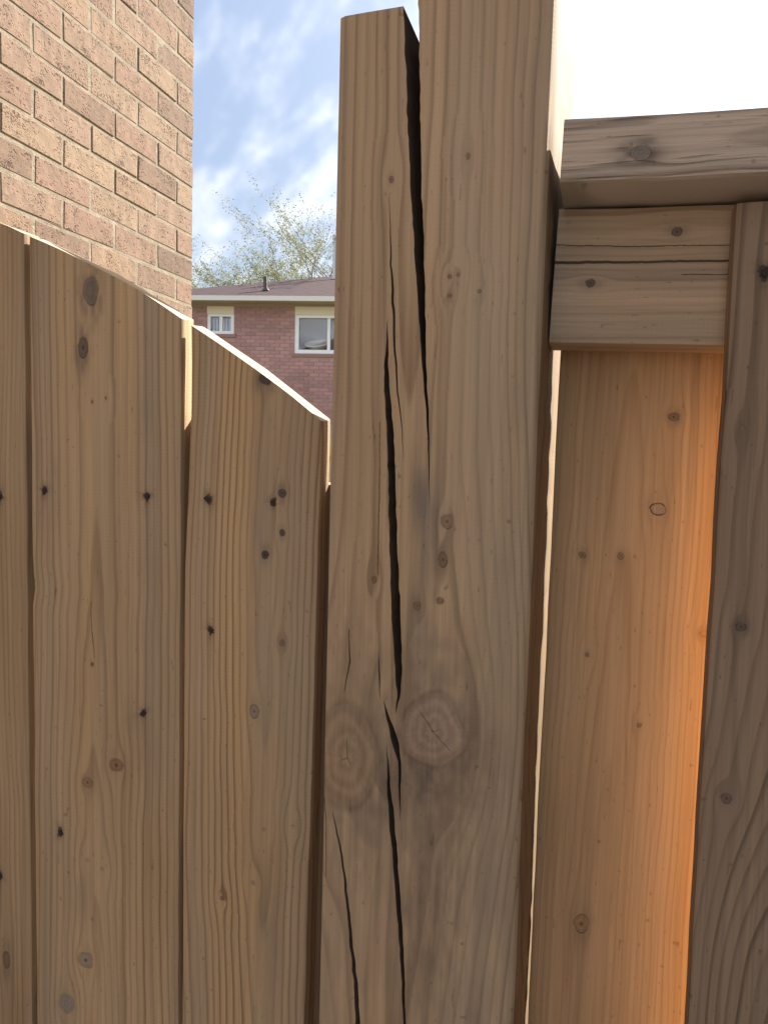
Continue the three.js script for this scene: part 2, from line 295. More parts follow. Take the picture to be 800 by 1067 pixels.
  for (let c = 0; BED0 + c * COURSE < HH - 0.07; c++) {
    const y = BED0 + c * COURSE + COURSE / 2, header = c % 2 === 0, nn = Math.floor(HL / PITCH) - 1;
    for (let k = 0; k < nn; k++) {
      const isHead = header && k === 0;
      const zc = isHead ? BZ + BD / 2 : header ? BZ + BD + 0.006 + (k - 1) * PITCH + BL / 2 : BZ + k * PITCH + BL / 2;
      const shown = y > 1.72 && y < 3.05 && zc < -1.15, jit = (rnd() - 0.5) * 0.0026, t = pickT(), gi = Math.floor(rnd() * 10), flip = rnd() < 0.5;
      if (shown || k < 1) {
        const mm = part(shown ? 'brick' : 'brick', isHead ? head[gi % 6] : stretch[gi], tints[t], wall);
        mm.position.set((isHead ? BX - BL / 2 : BX - BD / 2) + jit, y + (rnd() - 0.5) * 0.0018, zc + (rnd() - 0.5) * 0.003);
        mm.rotation.set((rnd() - 0.5) * 0.008, (flip ? Math.PI : 0) + (rnd() - 0.5) * 0.01, 0);
      } else far[gi].push([M.clone().makeTranslation(BX - BD / 2 + jit, y, zc), t]);
    }
  }
  // the bricks out of easy reach of the eye, counted together
  far.forEach((list, gi) => {
    const im = new THREE.InstancedMesh(stretch[gi], tints[0], list.length); im.name = 'brickwork'; im.userData.kind = 'stuff'; im.castShadow = im.receiveShadow = true;
    list.forEach(([m, t], i) => { im.setMatrixAt(i, m); im.setColorAt(i, tints[t].color); }); wall.add(im);
  });
  const roofMat = new THREE.MeshStandardMaterial({ color: new THREE.Color().setRGB(0.09, 0.06, 0.055), roughness: 0.9 });
  const rs = new THREE.Shape([[-HW - 0.3, 0], [0.3, 0], [0.3, 0.14], [-HW / 2, 1.6], [-HW - 0.3, 0.14]].map((p) => new THREE.Vector2(...p)));
  const rg = new THREE.ExtrudeGeometry(rs, { depth: HL + 0.5, bevelEnabled: false }); rg.translate(BX, HH, BZ - 0.25); part('roof', rg, roofMat, house);
}

// ---------------------------------------------------------------- an unseen house added beside and behind the camera to shape the shade
{
  const house = thing('brick_house', 'unseen dark brown brick house added to shade the right side of the yard', 'house');
  const nt = paint(512, 512, (i, j, o) => {
    const x = i / 512 * 8, y = j / 512 * 16, row = Math.floor(y), bx = x / 1 + (row % 2) * 0.5, k = 0.85 + 0.25 * hsh(Math.floor(bx) & 7, row) + 0.12 * hsh(i, j), joint = (y - row < 0.14 || bx - Math.floor(bx) < 0.05) ? 1 : 0;
    o[0] = joint ? 0.2 : 0.3 * k; o[1] = joint ? 0.19 : 0.245 * k; o[2] = joint ? 0.17 : 0.195 * k; o[3] = joint ? 0.2 : 0.8;
  });
  nt.map.repeat.set(0.625, 0.89); nt.bump.repeat.set(0.625, 0.89);
  const g = new THREE.BoxGeometry(7, 5.4, 8.6), p = g.attributes.position, n = g.attributes.normal, u = g.attributes.uv;
  g.translate(5.95, 2.7, 3.84);
  for (let i = 0; i < p.count; i++) u.setXY(i, Math.abs(n.getX(i)) > 0.5 ? p.getZ(i) : p.getX(i), p.getY(i));
  part('wall', g, new THREE.MeshStandardMaterial({ map: nt.map, bumpMap: nt.bump, bumpScale: 0.005, roughness: 0.93 }), house);
  const sh = new THREE.Shape([[2.2, 5.4], [9.7, 5.4], [9.7, 5.54], [5.95, 7.1], [2.2, 5.54]].map((q) => new THREE.Vector2(...q)));
  const rg = new THREE.ExtrudeGeometry(sh, { depth: 9.5, bevelEnabled: false }); rg.translate(0, 0, -0.7);
  part('roof', rg, new THREE.MeshStandardMaterial({ color: new THREE.Color().setRGB(0.08, 0.065, 0.06), roughness: 0.9 }), house);
}

// ---------------------------------------------------------------- the gate: boards with an arched top, rail and diagonal brace behind
const GZ = -0.57, Y0 = 1.03, TH = 0.85;               // the part of a board's length that its texture covers
const archTab = [[-0.70, 1.8285], [-0.60, 1.8165], [-0.521, 1.7935], [-0.4948, 1.7825], [-0.4613, 1.769], [-0.4228, 1.7515], [-0.3763, 1.7283], [-0.3402, 1.7062], [-0.3049, 1.685], [-0.2454, 1.6465], [-0.2165, 1.6247]];
const arch = (x) => smooth(archTab, x < -0.69 ? -1.38 - x : x);
const woodBoard1 = wood({ w: 0.15, h: TH, y0: Y0, seed: 3, pith: [0.068, 0.016], drift: 0.02, spacing: 0.0066, contrast: 0.95, greyAmount: 0.55, chatter: 0.55,
  knots: [{ x: 0.063, y: 1.7299, r: 0.0078, s: 1.5, halo: 0.8, tone: [0.20, 0.16, 0.125], rim: 0.5, rings: 9 }, { x: 0.055, y: 1.6824, r: 0.005, s: 1.7, halo: 0.85, tone: [0.16, 0.12, 0.09], core: 1 },
    { x: 0.0877, y: 1.3177, r: 0.0072, s: 0.9, halo: 0.15, tone: [0.32, 0.19, 0.105], rim: 0.35, core: 1 }, { x: 0.058, y: 1.2975, r: 0.0056, s: 0.9, halo: 0.15, tone: [0.32, 0.2, 0.12], rim: 0.35, core: 1 },
    { x: 0.0633, y: 1.406, r: 0.0018, s: 1.1, halo: 0.1, core: 1 }, { x: 0.0575, y: 1.2248, r: 0.0022, s: 1, halo: 0.05, tone: [0.42, 0.31, 0.2], rim: 0.1, core: 1, flow: 2 }, { x: 0.0726, y: 1.2194, r: 0.0022, s: 1, halo: 0.05, tone: [0.42, 0.31, 0.2], rim: 0.1, core: 1, flow: 2 },
    { x: 0.055, y: 1.1293, r: 0.0075, s: 1.0, halo: 0.25, tone: [0.34, 0.27, 0.2], rim: 0.5, core: 1 }, { x: 0.034, y: 1.0826, r: 0.008, s: 1.2, halo: 0.25, tone: [0.3, 0.25, 0.2], rim: 0.3 }, { x: 0.0777, y: 1.6392, r: 0.001, s: 1.5, halo: 0.3, core: 1 }, { x: 0.064, y: 1.636, r: 0.001, s: 1.5, halo: 0.3, core: 1 }],
  gouges: [[0.0143, 1.5579], [0.1182, 1.557], [0.1148, 1.3679], [0.0289, 1.2462]],
  cracks: [[[1.412, 0.0655, 0.0002], [1.43, 0.0642, 0.0004], [1.462, 0.0618, 0.0002]]],
  stainsAndTones: [{ x: 0.026, y: 1.565, rx: 0.006, ry: 0.03, k: 0.35, tone: [0.16, 0.14, 0.12] }, { x: 0.118, y: 1.66, rx: 0.012, ry: 0.16, k: 0.3, tone: [0.24, 0.215, 0.19] }, { x: 0.105, y: 1.34, rx: 0.03, ry: 0.05, k: 0.2, tone: [0.2, 0.17, 0.14] }, { x: 0.05, y: 1.2, rx: 0.012, ry: 0.05, k: 0.35, tone: [0.2, 0.18, 0.16] }] });
const woodBoard0 = wood({ w: 0.14, h: TH, y0: Y0, seed: 8, pith: [0.16, 0.02], spacing: 0.0045, contrast: 0.7, greyAmount: 0.3, early: [0.53, 0.36, 0.195], res: 0.0006, gouges: [[0.1115, 1.5507], [0.106, 1.1924]], knots: [{ x: 0.112, y: 1.11, r: 0.004, s: 2, halo: 0.5 }] });
const woodBoard2 = wood({ w: 0.1205, h: TH, y0: Y0, seed: 11, pith: [0.078, 0.013], drift: -0.012, spacing: 0.0062, contrast: 1.0, greyAmount: 0.6, early: [0.54, 0.375, 0.205], chatter: 0.55,
  knots: [{ x: 0.0703, y: 1.656, r: 0.0058, s: 0.9, halo: 0.9, tone: [0.1, 0.085, 0.07] }, { x: 0.0877, y: 1.5644, r: 0.0038, s: 0.85, halo: 0.6, tone: [0.12, 0.095, 0.08], core: 1 }, { x: 0.089, y: 1.5327, r: 0.0024, s: 1.1, halo: 0.5, tone: [0.12, 0.09, 0.07], core: 1 }, { x: 0.0742, y: 1.5138, r: 0.0032, s: 1.1, halo: 0.5, tone: [0.08, 0.065, 0.055], core: 1 },
    { x: 0.0914, y: 1.4423, r: 0.0026, s: 1, halo: 0.35, core: 1 }, { x: 0.0675, y: 1.3825, r: 0.0042, s: 1.35, halo: 0.3, tone: [0.3, 0.24, 0.18], core: 1 }, { x: 0.0786, y: 1.2827, r: 0.0022, s: 1, halo: 0, tone: [0.42, 0.31, 0.2], rim: 0.1, core: 1, flow: 2 }, { x: 0.1052, y: 1.2896, r: 0.0025, s: 1, halo: 0, tone: [0.42, 0.31, 0.2], rim: 0.1, core: 1, flow: 2 }, { x: 0.0696, y: 1.2342, r: 0.0024, s: 1, halo: 0, tone: [0.42, 0.31, 0.2], rim: 0.1, core: 1, flow: 2 }, { x: 0.04, y: 1.2151, r: 0.0022, s: 1, halo: 0.2, rim: 0.3 }],
  gouges: [[0.0206, 1.5569], [0.0803, 1.5564], [0.0261, 1.4467]],
  stainsAndTones: [{ x: 0.068, y: 1.57, rx: 0.01, ry: 0.09, k: 0.35, tone: [0.2, 0.185, 0.17] }, { x: 0.085, y: 1.17, rx: 0.01, ry: 0.07, k: 0.35, tone: [0.17, 0.17, 0.14] }] });
{
  const gate = thing('wooden_gate', 'arched board gate of weathered brown planks beside the cracked post', 'gate');
  gate.position.set(-0.3405, 0, GZ);
  const ox = 0.3405;
  const boards = [ // left x, width, bottom width change, material, label, nails
    [-0.4905, 0.15, 0, woodBoard1, 3, [[0.0143, 1.5579], [0.1182, 1.557], [0.1148, 1.3679], [0.0289, 1.2462]], 'widest gate board with two grey knots near the top'],
    [-0.6355, 0.14, 0, woodBoard0, 8, [[0.1115, 1.5507], [0.106, 1.1924], [0.03, 1.5507]], null],
    [-0.3366, 0.1205, -0.006, woodBoard2, 11, [[0.0206, 1.5569], [0.0803, 1.5564], [0.0261, 1.4467]], 'narrow gate board next to the post with dark pin knots'],
    [-0.7825, 0.14, 0, woodBoard1, 21, [], null], [-0.9285, 0.14, 0, woodBoard2, 22, [], null], [-1.0745, 0.14, 0, woodBoard0, 23, [], null]];
  for (const [x, w, dw, m, seed, nl, label] of boards) {
    const g = boardGeo({ w, th: 0.021, rows: 110, yb: 0.08, top: (lx) => arch(x + lx), xr: (y) => w + dw * cl((1.62 - y) / 0.6, -0.1, 1.3) + 0.0003 * n2(seed, y * 9), nub: 0.0003, xl: (y) => 0.0003 * n2(seed + 40, y * 4) + (seed === 11 ? 0.0046 * cl((y - 1.5) / 0.13) : 0) + (seed === 3 ? 0.0028 * ss(1.455, 1.465, y) * (1 - ss(1.482, 1.49, y)) : 0), y0: Y0, h: TH, seed, rad: 0.0018, tilt: 0.002 });
    const b = part('board', g, m, gate, label); b.position.set(x + ox, 0, 0); nails(b, nl);
  }
  const rl = boardGeo({ w: 0.14, th: 0.038, yb: -1.10, top: -0.243, y0: -1.10, h: TH, rad: 0.004, seed: 31, rows: 12 });
  for (const y of [1.49, 0.3]) { const r = part('rail', rl, woodBoard0, gate); r.rotation.z = -Math.PI / 2; r.position.set(ox, y + 0.14, -0.0215); }
  const br = boardGeo({ w: 0.089, th: 0.038, yb: 0, top: 1.23, y0: 0, h: TH, rad: 0.004, seed: 32, rows: 12 });
  const b = part('brace', br, woodBoard0, gate); b.position.set(-1.05 + ox, 0.46, -0.0215); b.rotation.z = -R(41.5);
}

// ---------------------------------------------------------------- the big cracked post
{
  const post = thing('fence_post', 'thick squared timber post with long open cracks and two large knots', 'post');
  post.position.set(-0.1862, 0, -0.505); post.rotation.y = -R(1.9);
  const W = 0.1432, D = 0.14, TOP = 2.06, SHARD = [[-0.002, 1.8885], [0.0218, 1.8905], [0.051, 1.8885]];
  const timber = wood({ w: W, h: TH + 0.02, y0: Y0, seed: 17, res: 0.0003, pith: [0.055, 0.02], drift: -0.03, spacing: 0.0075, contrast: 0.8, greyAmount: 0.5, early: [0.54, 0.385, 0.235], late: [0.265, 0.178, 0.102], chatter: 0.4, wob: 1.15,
    knots: [{ x: 0.0195, y: 1.383, r: 0.0235, s: 1.62, halo: 0.4, tone: [0.36, 0.255, 0.165], rim: 0.3, rings: 20, flow: 1.8, cracks: [[1.57, 0.7], [-0.9, 0.25], [3.6, 0.2]] }, { x: 0.081, y: 1.411, r: 0.0225, s: 1.2, halo: 0.6, tone: [0.34, 0.25, 0.18], rim: 0.3, rings: 20, flow: 1.8, cracks: [[2.2, 0.75], [-0.8, 0.9], [0.1, 0.2]] },
      { x: 0.086, y: 1.5545, r: 0.0042, s: 1.1, halo: 0.35, tone: [0.3, 0.2, 0.13], rim: 0.5, core: 1 }, { x: 0.0842, y: 1.5287, r: 0.0028, s: 1.7, halo: 0.4, core: 1 }, { x: 0.0671, y: 1.496, r: 0.0024, s: 1.2, halo: 0.4, core: 1 }, { x: 0.0831, y: 1.5008, r: 0.0024, s: 1, halo: 0.2 }, { x: 0.0361, y: 1.5118, r: 0.0018, s: 1.5, halo: 0.1 },
      { x: 0.041, y: 1.7797, r: 0.0016, s: 1.3, halo: 0.4, core: 1 }, { x: 0.0825, y: 1.7149, r: 0.0015, s: 1, halo: 0.2, core: 1 }, { x: 0.0882, y: 1.7158, r: 0.0013, s: 1, halo: 0.2, core: 1 }, { x: 0.0829, y: 1.7027, r: 0.0015, s: 1, halo: 0.2, core: 1 }, { x: 0.1025, y: 1.7048, r: 0.0013, s: 1, halo: 0.2 }, { x: 0.092, y: 1.79, r: 0.0012, s: 1.6, halo: 0.3 }],
    cracks: [[[1.515, 0.0385, 0.0002], [1.57, 0.0382, 0.0003], [1.62, 0.037, 0.0002]], [[1.29, 0.0045, 0.0002], [1.335, 0.0035, 0.0004], [1.35, 0.002, 0.0002]], [[1.43, 0.016, 0.0002], [1.452, 0.0195, 0.0006], [1.475, 0.018, 0.0002]]],
    stainsAndTones: [{ x: 0.072, y: 1.53, rx: 0.009, ry: 0.10, k: 0.6, tone: [0.22, 0.2, 0.18] }, { x: 0.066, y: 1.585, rx: 0.006, ry: 0.03, k: 0.5, tone: [0.13, 0.12, 0.12] }, { x: 0.077, y: 1.375, rx: 0.036, ry: 0.036, k: 0.7, tone: [0.13, 0.105, 0.085], f: 160, g: 120 }, { x: 0.08, y: 1.29, rx: 0.03, ry: 0.09, k: 0.55, tone: [0.15, 0.115, 0.09], f: 180, g: 60 },
      { x: 0.046, y: 1.375, rx: 0.016, ry: 0.05, k: 0.8, tone: [0.13, 0.1, 0.075] }, { x: 0.115, y: 1.41, rx: 0.01, ry: 0.03, k: 0.25, tone: [0.16, 0.13, 0.1] }, { x: 0.075, y: 1.14, rx: 0.09, ry: 0.17, k: 0.42, tone: [0.16, 0.13, 0.1] }, { x: 0.128, y: 1.45, rx: 0.012, ry: 0.5, k: 0.22, tone: [0.2, 0.18, 0.16] }] });  // broad low entry makes the post darker towards the bottom
  // cracks, left to right: [height, middle, half width] from the bottom up, and how deep they reach
  const cr = [
    { d: 0.03, p: [[1.05, 0.034, 0.0018], [1.1857, 0.0322, 0.0017], [1.2187, 0.0291, 0.00145], [1.2596, 0.0236, 0.00105], [1.2954, 0.0191, 0.00085], [1.3257, 0.0128, 0.00065], [1.3401, 0.0089, 0.00015]] },
    { d: 0.02, p: [[1.4274, 0.0427, 0.0001], [1.4442, 0.0416, 0.0006], [1.4632, 0.0407, 0.0001]] },
    { d: 0.05, p: [[1.0, 0.069, 0.0004], [1.1984, 0.067, 0.00085], [1.2391, 0.0644, 0.0013], [1.2742, 0.0607, 0.00165], [1.3141, 0.0568, 0.00175], [1.3433, 0.0529, 0.00195], [1.3583, 0.051, 0.0014], [1.3933, 0.0481, 0.0001]] },
    { d: 0.05, p: [[1.3449, 0.0592, 0.0001], [1.3613, 0.0587, 0.0007], [1.3844, 0.0576, 0.00115], [1.3986, 0.0541, 0.0027], [1.4131, 0.049, 0.00125], [1.427, 0.0452, 0.0001]] },
    { d: 0.06, p: [[1.4187, 0.0539, 0.0001], [1.4318, 0.0557, 0.00105], [1.4491, 0.0551, 0.0024], [1.4863, 0.0525, 0.0031], [1.5483, 0.0487, 0.0025], [1.6095, 0.0449, 0.0023], [1.6474, 0.0411, 0.00175], [1.6875, 0.0403, 0.0001]] },
    { d: 0.03, p: [[1.5975, 0.0545, 0.0001], [1.6141, 0.0533, 0.0003], [1.6474, 0.0483, 0.0006], [1.7019, 0.044, 0.0009], [1.7327, 0.0415, 0.0005], [1.7718, 0.0399, 0.0001]] },
    { d: 0.118, p: [[1.5667, 0.0736, 0.0001], [1.61, 0.0716, 0.0006], [1.6472, 0.0684, 0.0013], [1.6849, 0.0648, 0.00235], [1.7316, 0.0615, 0.00345], [1.773, 0.0582, 0.0041], [1.8073, 0.0558, 0.0045], [1.8691, 0.0523, 0.0051], [1.89, 0.0506, 0.0056], [2.1, 0.044, 0.009]] }];
  const at = (c, y) => {
    const p = c.p; if (y <= p[0][0]) return [p[0][1], 0]; const e = p[p.length - 1]; if (y >= e[0]) return [e[1], 0];
    let i = 0; while (y > p[i + 1][0]) i++; const u = (y - p[i][0]) / (p[i + 1][0] - p[i][0]);
    return [lerp(p[i][1], p[i + 1][1], u) + 0.0004 * n2(y * 120, c.d * 99) + 0.0002 * n2(y * 420, c.d * 77), lerp(p[i][2], p[i + 1][2], u) * (1 + 0.1 * n2(y * 330, c.d * 55))];
  };
  const shardTop = (x) => smooth(SHARD, cl(x, -0.002, 0.052)) + 0.0005 * n2(x * 300, 3);
  const ys = []; for (let y = 0; y < 1.04; y += 0.13) ys.push(y); for (let y = 1.04; y < 1.9; y += 0.0042) ys.push(y); ys.push(1.905, 1.96, 2.0, TOP);
  const rows = [], spans = []; let nLeft = 0, iA = 0, pickShard = null, pickRest = null;
  for (const y of ys) {
    const slots = cr.map((c) => ({ c: at(c, y), d: c.d }));
    let last = 0.006; for (let i = 0; i < slots.length; i++) {            // keep the closed ones in order between the open ones
      const s = slots[i]; if (s.c[1] <= 0) { let nx = W - 0.02; for (let k = i + 1; k < slots.length; k++) if (slots[k].c[1] > 0) { nx = slots[k].c[0] - slots[k].c[1]; break; } s.c = [cl(s.c[0], last + 0.0003, Math.max(nx - 0.0003 * (slots.length - i), last + 0.0002)), 0]; }
      last = Math.max(last, s.c[0] + s.c[1]);
    }
    const xr = W + 0.0008 * n2(3, y * 8), row = [], kb = (x) => 0.0016 * Math.exp(-(((x - 0.0195) / 0.022) ** 2) - (((y - 1.383) / 0.03) ** 2)) + 0.002 * Math.exp(-(((x - 0.081) / 0.024) ** 2) - (((y - 1.411) / 0.027) ** 2)) - 0.0022 * Math.exp(-(((x - 0.052) / 0.008) ** 2) - (((y - 1.39) / 0.05) ** 2));
    const add = (x, z, u, back = false) => row.push([x, y, z + (back ? 0 : kb(x) + 0.0007 * n2(x * 45, y * 14)), u ?? cl(x / W, 0.004, 0.996), (y - Y0) / (TH + 0.02)]);
    const edge = 0.0055;
    add(0, -edge); add(edge * 0.3, -edge * 0.3); add(edge, 0);
    let x0 = edge;
    slots.forEach((s, i) => {
      const c = s.c[0], hw = s.c[1] * (i < 6 ? 1.08 : 0.94), l = c - hw, k = i === 0 ? 2 : i === 6 ? 3 : 2; for (let q = 1; q <= k; q++) add(lerp(x0, l, q / (k + 1)), 0);
      const dd = hw > 0 ? s.d * cl(hw / 0.0016, 0.12, 1) : 0, gap = i === 6 ? 0.75 : 0.3, u = cl(c / W), bend = i === 6 ? -0.004 : 0.003;
      if (i === 6) iA = row.length;
      if (!rows.length) spans.push([row.length, row.length + 3, 2]);
      add(l, 0); add(c - hw * gap + bend * (dd > 0 ? 1 : 0), -dd, u - 0.01, dd > 0); add(c + hw * gap + bend * (dd > 0 ? 1 : 0), -dd, u + 0.01, dd > 0); add(c + hw, 0);
      x0 = c + hw;
    });
    const ch = 0.0065; for (let q = 1; q <= 8; q++) add(lerp(x0, xr - ch, q / 9), 0);
    add(xr - ch, 0); const iR = row.length; add(xr - ch * 0.62, -ch * 0.09); add(xr - ch * 0.26, -ch * 0.34); add(xr - ch * 0.04, -ch * 0.72); add(xr, -ch * 1.15);
    for (let q = 1; q <= 4; q++) add(xr + 0.0007 * n2(y * 90, q * 3.1), -lerp(ch * 1.15, D - 0.006, q / 4), cl(1 - 0.2 * q / 4), true);
    add(xr - 0.006, -D, 0.75, true); const iB = row.length; if (!rows.length) spans.push([iR + 2, iB - 1, 3]); add(0.075, -D, 0.6, true); add(0.05, -D, 0.4, true); add(0.006, -D, 0.2, true); add(0, -D + 0.006, 0.1, true); add(0, -D * 0.5, 0.05, true);
    nLeft = iA + 1;                                                        // vertices 0..iA+1 and those from iB+1 on belong to the shorter split-off side
    row.forEach((p, i) => { if (i <= iA + 1 || i >= iB + 1) { const tp = shardTop(p[0]) + p[2] * 0.035; if (p[1] > tp) { p[1] = tp; p[4] = (tp - Y0) / (TH + 0.02); } } });
    rows.push(row);
    pickShard = []; for (let i = 0; i <= iA + 1; i++) pickShard.push(i); for (let i = iB + 1; i < row.length; i++) pickShard.push(i);
    pickRest = []; for (let i = iA + 2; i <= iB; i++) pickRest.push(i);
  }
  // above the shard the crack's sides stop moving: its own top stays the last row that is below it
  const shardRow = rows.findIndex((r) => r[0][1] < ys[rows.indexOf(r)] - 1e-6);
  for (let j = shardRow + 1; j < rows.length; j++) for (const i of pickShard) rows[j][i] = rows[shardRow][i].slice();
  const last = rows[rows.length - 1];
  const inside = new THREE.MeshStandardMaterial({ map: timber.map, bumpMap: timber.bumpMap, bumpScale: 0.001, roughness: 0.95, color: new THREE.Color().setRGB(0.36, 0.33, 0.34) }), flank = timber.clone(); flank.color.setRGB(0.5, 0.45, 0.38);  // flank: right side darkened in colour to hold down the sunlight on it
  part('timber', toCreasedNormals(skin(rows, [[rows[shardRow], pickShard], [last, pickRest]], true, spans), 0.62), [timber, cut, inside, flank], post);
  const st = boardGeo({ w: 0.05, th: 0.035, yb: 0.02, top: 1.572, y0: Y0, h: TH, seed: 44, rows: 8 });
  const stopM = woodBoard0.clone(); stopM.color.setRGB(0.42, 0.38, 0.38);  // stop darkened in colour to stand for shade in the gap
  const s = part('gate_stop', st, stopM, post, 'square strip on the hidden back of the post'); s.position.set(-0.052, 0, -0.0845);
}

// ---------------------------------------------------------------- the fence panel right of the post: cap, rail, boards on both sides of the rail
{
  const panel = thing('board_fence', 'fence section with thick flat cap and overlapping boards right of the cracked post', 'fence');
  panel.position.set(-0.036, 0, -0.535);
  const LEN = 2.45;
  const capM = wood({ w: 0.0375, h: 0.36, y0: 0, seed: 23, res: 0.00022, pith: [0.02, 0.05], spacing: 0.0027, wob: 1.6, contrast: 1.1, greyAmount: 0.8, early: [0.56, 0.465, 0.37], late: [0.3, 0.24, 0.185], grey: [0.5, 0.44, 0.375], coarse: 1, chatter: 0, bump: 0.0016, knots: [{ x: 0.0225, y: 0.0455, r: 0.0046, s: 1.25, halo: 1.1, tone: [0.24, 0.21, 0.185], core: 0, rim: 0.15 }] });
  const railM = wood({ w: 0.0885, h: 0.45, y0: 0, seed: 29, res: 0.0003, pith: [-0.02, 0.05], spacing: 0.0042, contrast: 0.65, greyAmount: 0.4, early: [0.5, 0.365, 0.25], late: [0.31, 0.21, 0.14], bump: 0.0009,
    knots: [{ x: 0.017, y: 0.075, r: 0.0028, s: 1.1, halo: 0.5, core: 1, tone: [0.17, 0.13, 0.1] }, { x: 0.049, y: 0.024, r: 0.0026, s: 1.2, halo: 0.55, core: 1, tone: [0.14, 0.11, 0.09] }],
    cracks: [[[0.0, 0.0362, 0.0011], [0.02, 0.0355, 0.0010], [0.055, 0.0352, 0.0007], [0.11, 0.0352, 0.0006], [0.3, 0.036, 0.0002]], [[0.0, 0.0245, 0.0003], [0.05, 0.0252, 0.0003], [0.12, 0.0256, 0.0002]], [[0.08, 0.0435, 0.0002], [0.12, 0.0438, 0.0002]]] });
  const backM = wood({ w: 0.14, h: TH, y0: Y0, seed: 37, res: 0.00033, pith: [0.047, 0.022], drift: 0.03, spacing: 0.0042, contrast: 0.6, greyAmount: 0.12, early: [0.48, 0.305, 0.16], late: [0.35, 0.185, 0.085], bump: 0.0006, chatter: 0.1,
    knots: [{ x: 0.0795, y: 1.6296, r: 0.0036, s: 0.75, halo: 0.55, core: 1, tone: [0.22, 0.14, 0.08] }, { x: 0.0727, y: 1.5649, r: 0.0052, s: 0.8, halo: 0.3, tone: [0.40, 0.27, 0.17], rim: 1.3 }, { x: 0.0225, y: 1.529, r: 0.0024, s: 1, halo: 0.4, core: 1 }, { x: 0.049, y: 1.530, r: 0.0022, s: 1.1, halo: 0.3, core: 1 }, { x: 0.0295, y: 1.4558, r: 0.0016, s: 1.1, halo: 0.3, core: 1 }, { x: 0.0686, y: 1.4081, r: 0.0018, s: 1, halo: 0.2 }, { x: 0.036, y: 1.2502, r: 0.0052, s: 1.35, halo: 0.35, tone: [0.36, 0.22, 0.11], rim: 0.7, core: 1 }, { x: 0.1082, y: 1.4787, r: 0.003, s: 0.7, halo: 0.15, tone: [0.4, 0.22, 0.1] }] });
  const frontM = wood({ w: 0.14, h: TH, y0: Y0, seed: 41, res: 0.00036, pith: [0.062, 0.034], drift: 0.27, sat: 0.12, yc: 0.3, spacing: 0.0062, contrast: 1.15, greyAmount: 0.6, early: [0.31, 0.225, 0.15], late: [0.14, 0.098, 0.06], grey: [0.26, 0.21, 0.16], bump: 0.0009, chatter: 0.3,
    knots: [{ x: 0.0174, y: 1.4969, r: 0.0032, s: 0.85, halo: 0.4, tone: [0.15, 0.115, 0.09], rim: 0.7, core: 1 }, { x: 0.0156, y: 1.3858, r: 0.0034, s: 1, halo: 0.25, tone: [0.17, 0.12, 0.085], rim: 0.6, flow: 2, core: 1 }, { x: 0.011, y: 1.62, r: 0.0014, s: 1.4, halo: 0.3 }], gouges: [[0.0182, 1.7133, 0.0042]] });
  const bounceM = backM.clone(); bounceM.color.setRGB(1.55, 1.38, 1.2);   // back of the front board brightened in colour to strengthen the orange bounce
  const at = (geo, m, name, x, y, z, label) => { const o = part(name, geo, m, panel, label); o.position.set(x, y, z); return o; };
  // horizontal members: drawn upright, laid down so that their face's left edge becomes the top
  const lay = (o, x, y, z) => { o.rotation.z = -Math.PI / 2; o.position.set(x, y, z); return o; };
  const capG = boardGeo({ w: 0.0375, th: 0.14, yb: 0, top: LEN, y0: 0, h: 0.36, rad: 0.0035, seed: 61, rows: 120, nub: 0.0009, cup: 0.0004 });
  const cap = lay(part('cap_board', capG, capM, panel, 'rough grey cap board lying flat along the fence top'), 0.002, 1.803, 0.045); cap.rotation.z -= R(1.6);
  const railG = boardGeo({ w: 0.0885, th: 0.038, yb: 0, top: LEN, y0: 0, h: 0.45, rad: 0.003, seed: 62, rows: 60 });
  const rail = lay(part('top_rail', railG, railM, panel, 'rail with a long horizontal split under the cap board'), -0.002, 1.7642, 0); rail.rotation.z -= R(1.9);
  lay(part('bottom_rail', railG, railM, panel), -0.002, 0.3, 0);
  const backG = boardGeo({ w: 0.14, th: 0.018, yb: 0.06, top: 1.76, y0: Y0, h: TH, rad: 0.0015, seed: 63 });
  const frontG = boardGeo({ w: 0.14, th: 0.0185, yb: 0.06, top: 1.755, y0: Y0, h: TH, rad: 0.002, seed: 64 });
  for (let i = 0; i < 11; i++) {
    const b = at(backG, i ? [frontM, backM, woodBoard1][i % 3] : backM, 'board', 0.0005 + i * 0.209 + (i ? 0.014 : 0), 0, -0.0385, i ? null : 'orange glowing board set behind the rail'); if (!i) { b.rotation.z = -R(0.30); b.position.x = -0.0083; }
    const f = at(frontG, i ? [backM, woodBoard2, frontM][i % 3] : [frontM, cut, bounceM], 'board', 0.104 + i * 0.209, i * -0.003, 0.0192, i ? null : 'shaded front board with curved grain at the right edge'); 
    if (!i) nails(f, [[0.0182, 1.7133]], 0.0008); else nails(f, [[0.03, 1.7133], [0.11, 1.7133]], 0.0008);
  }
}

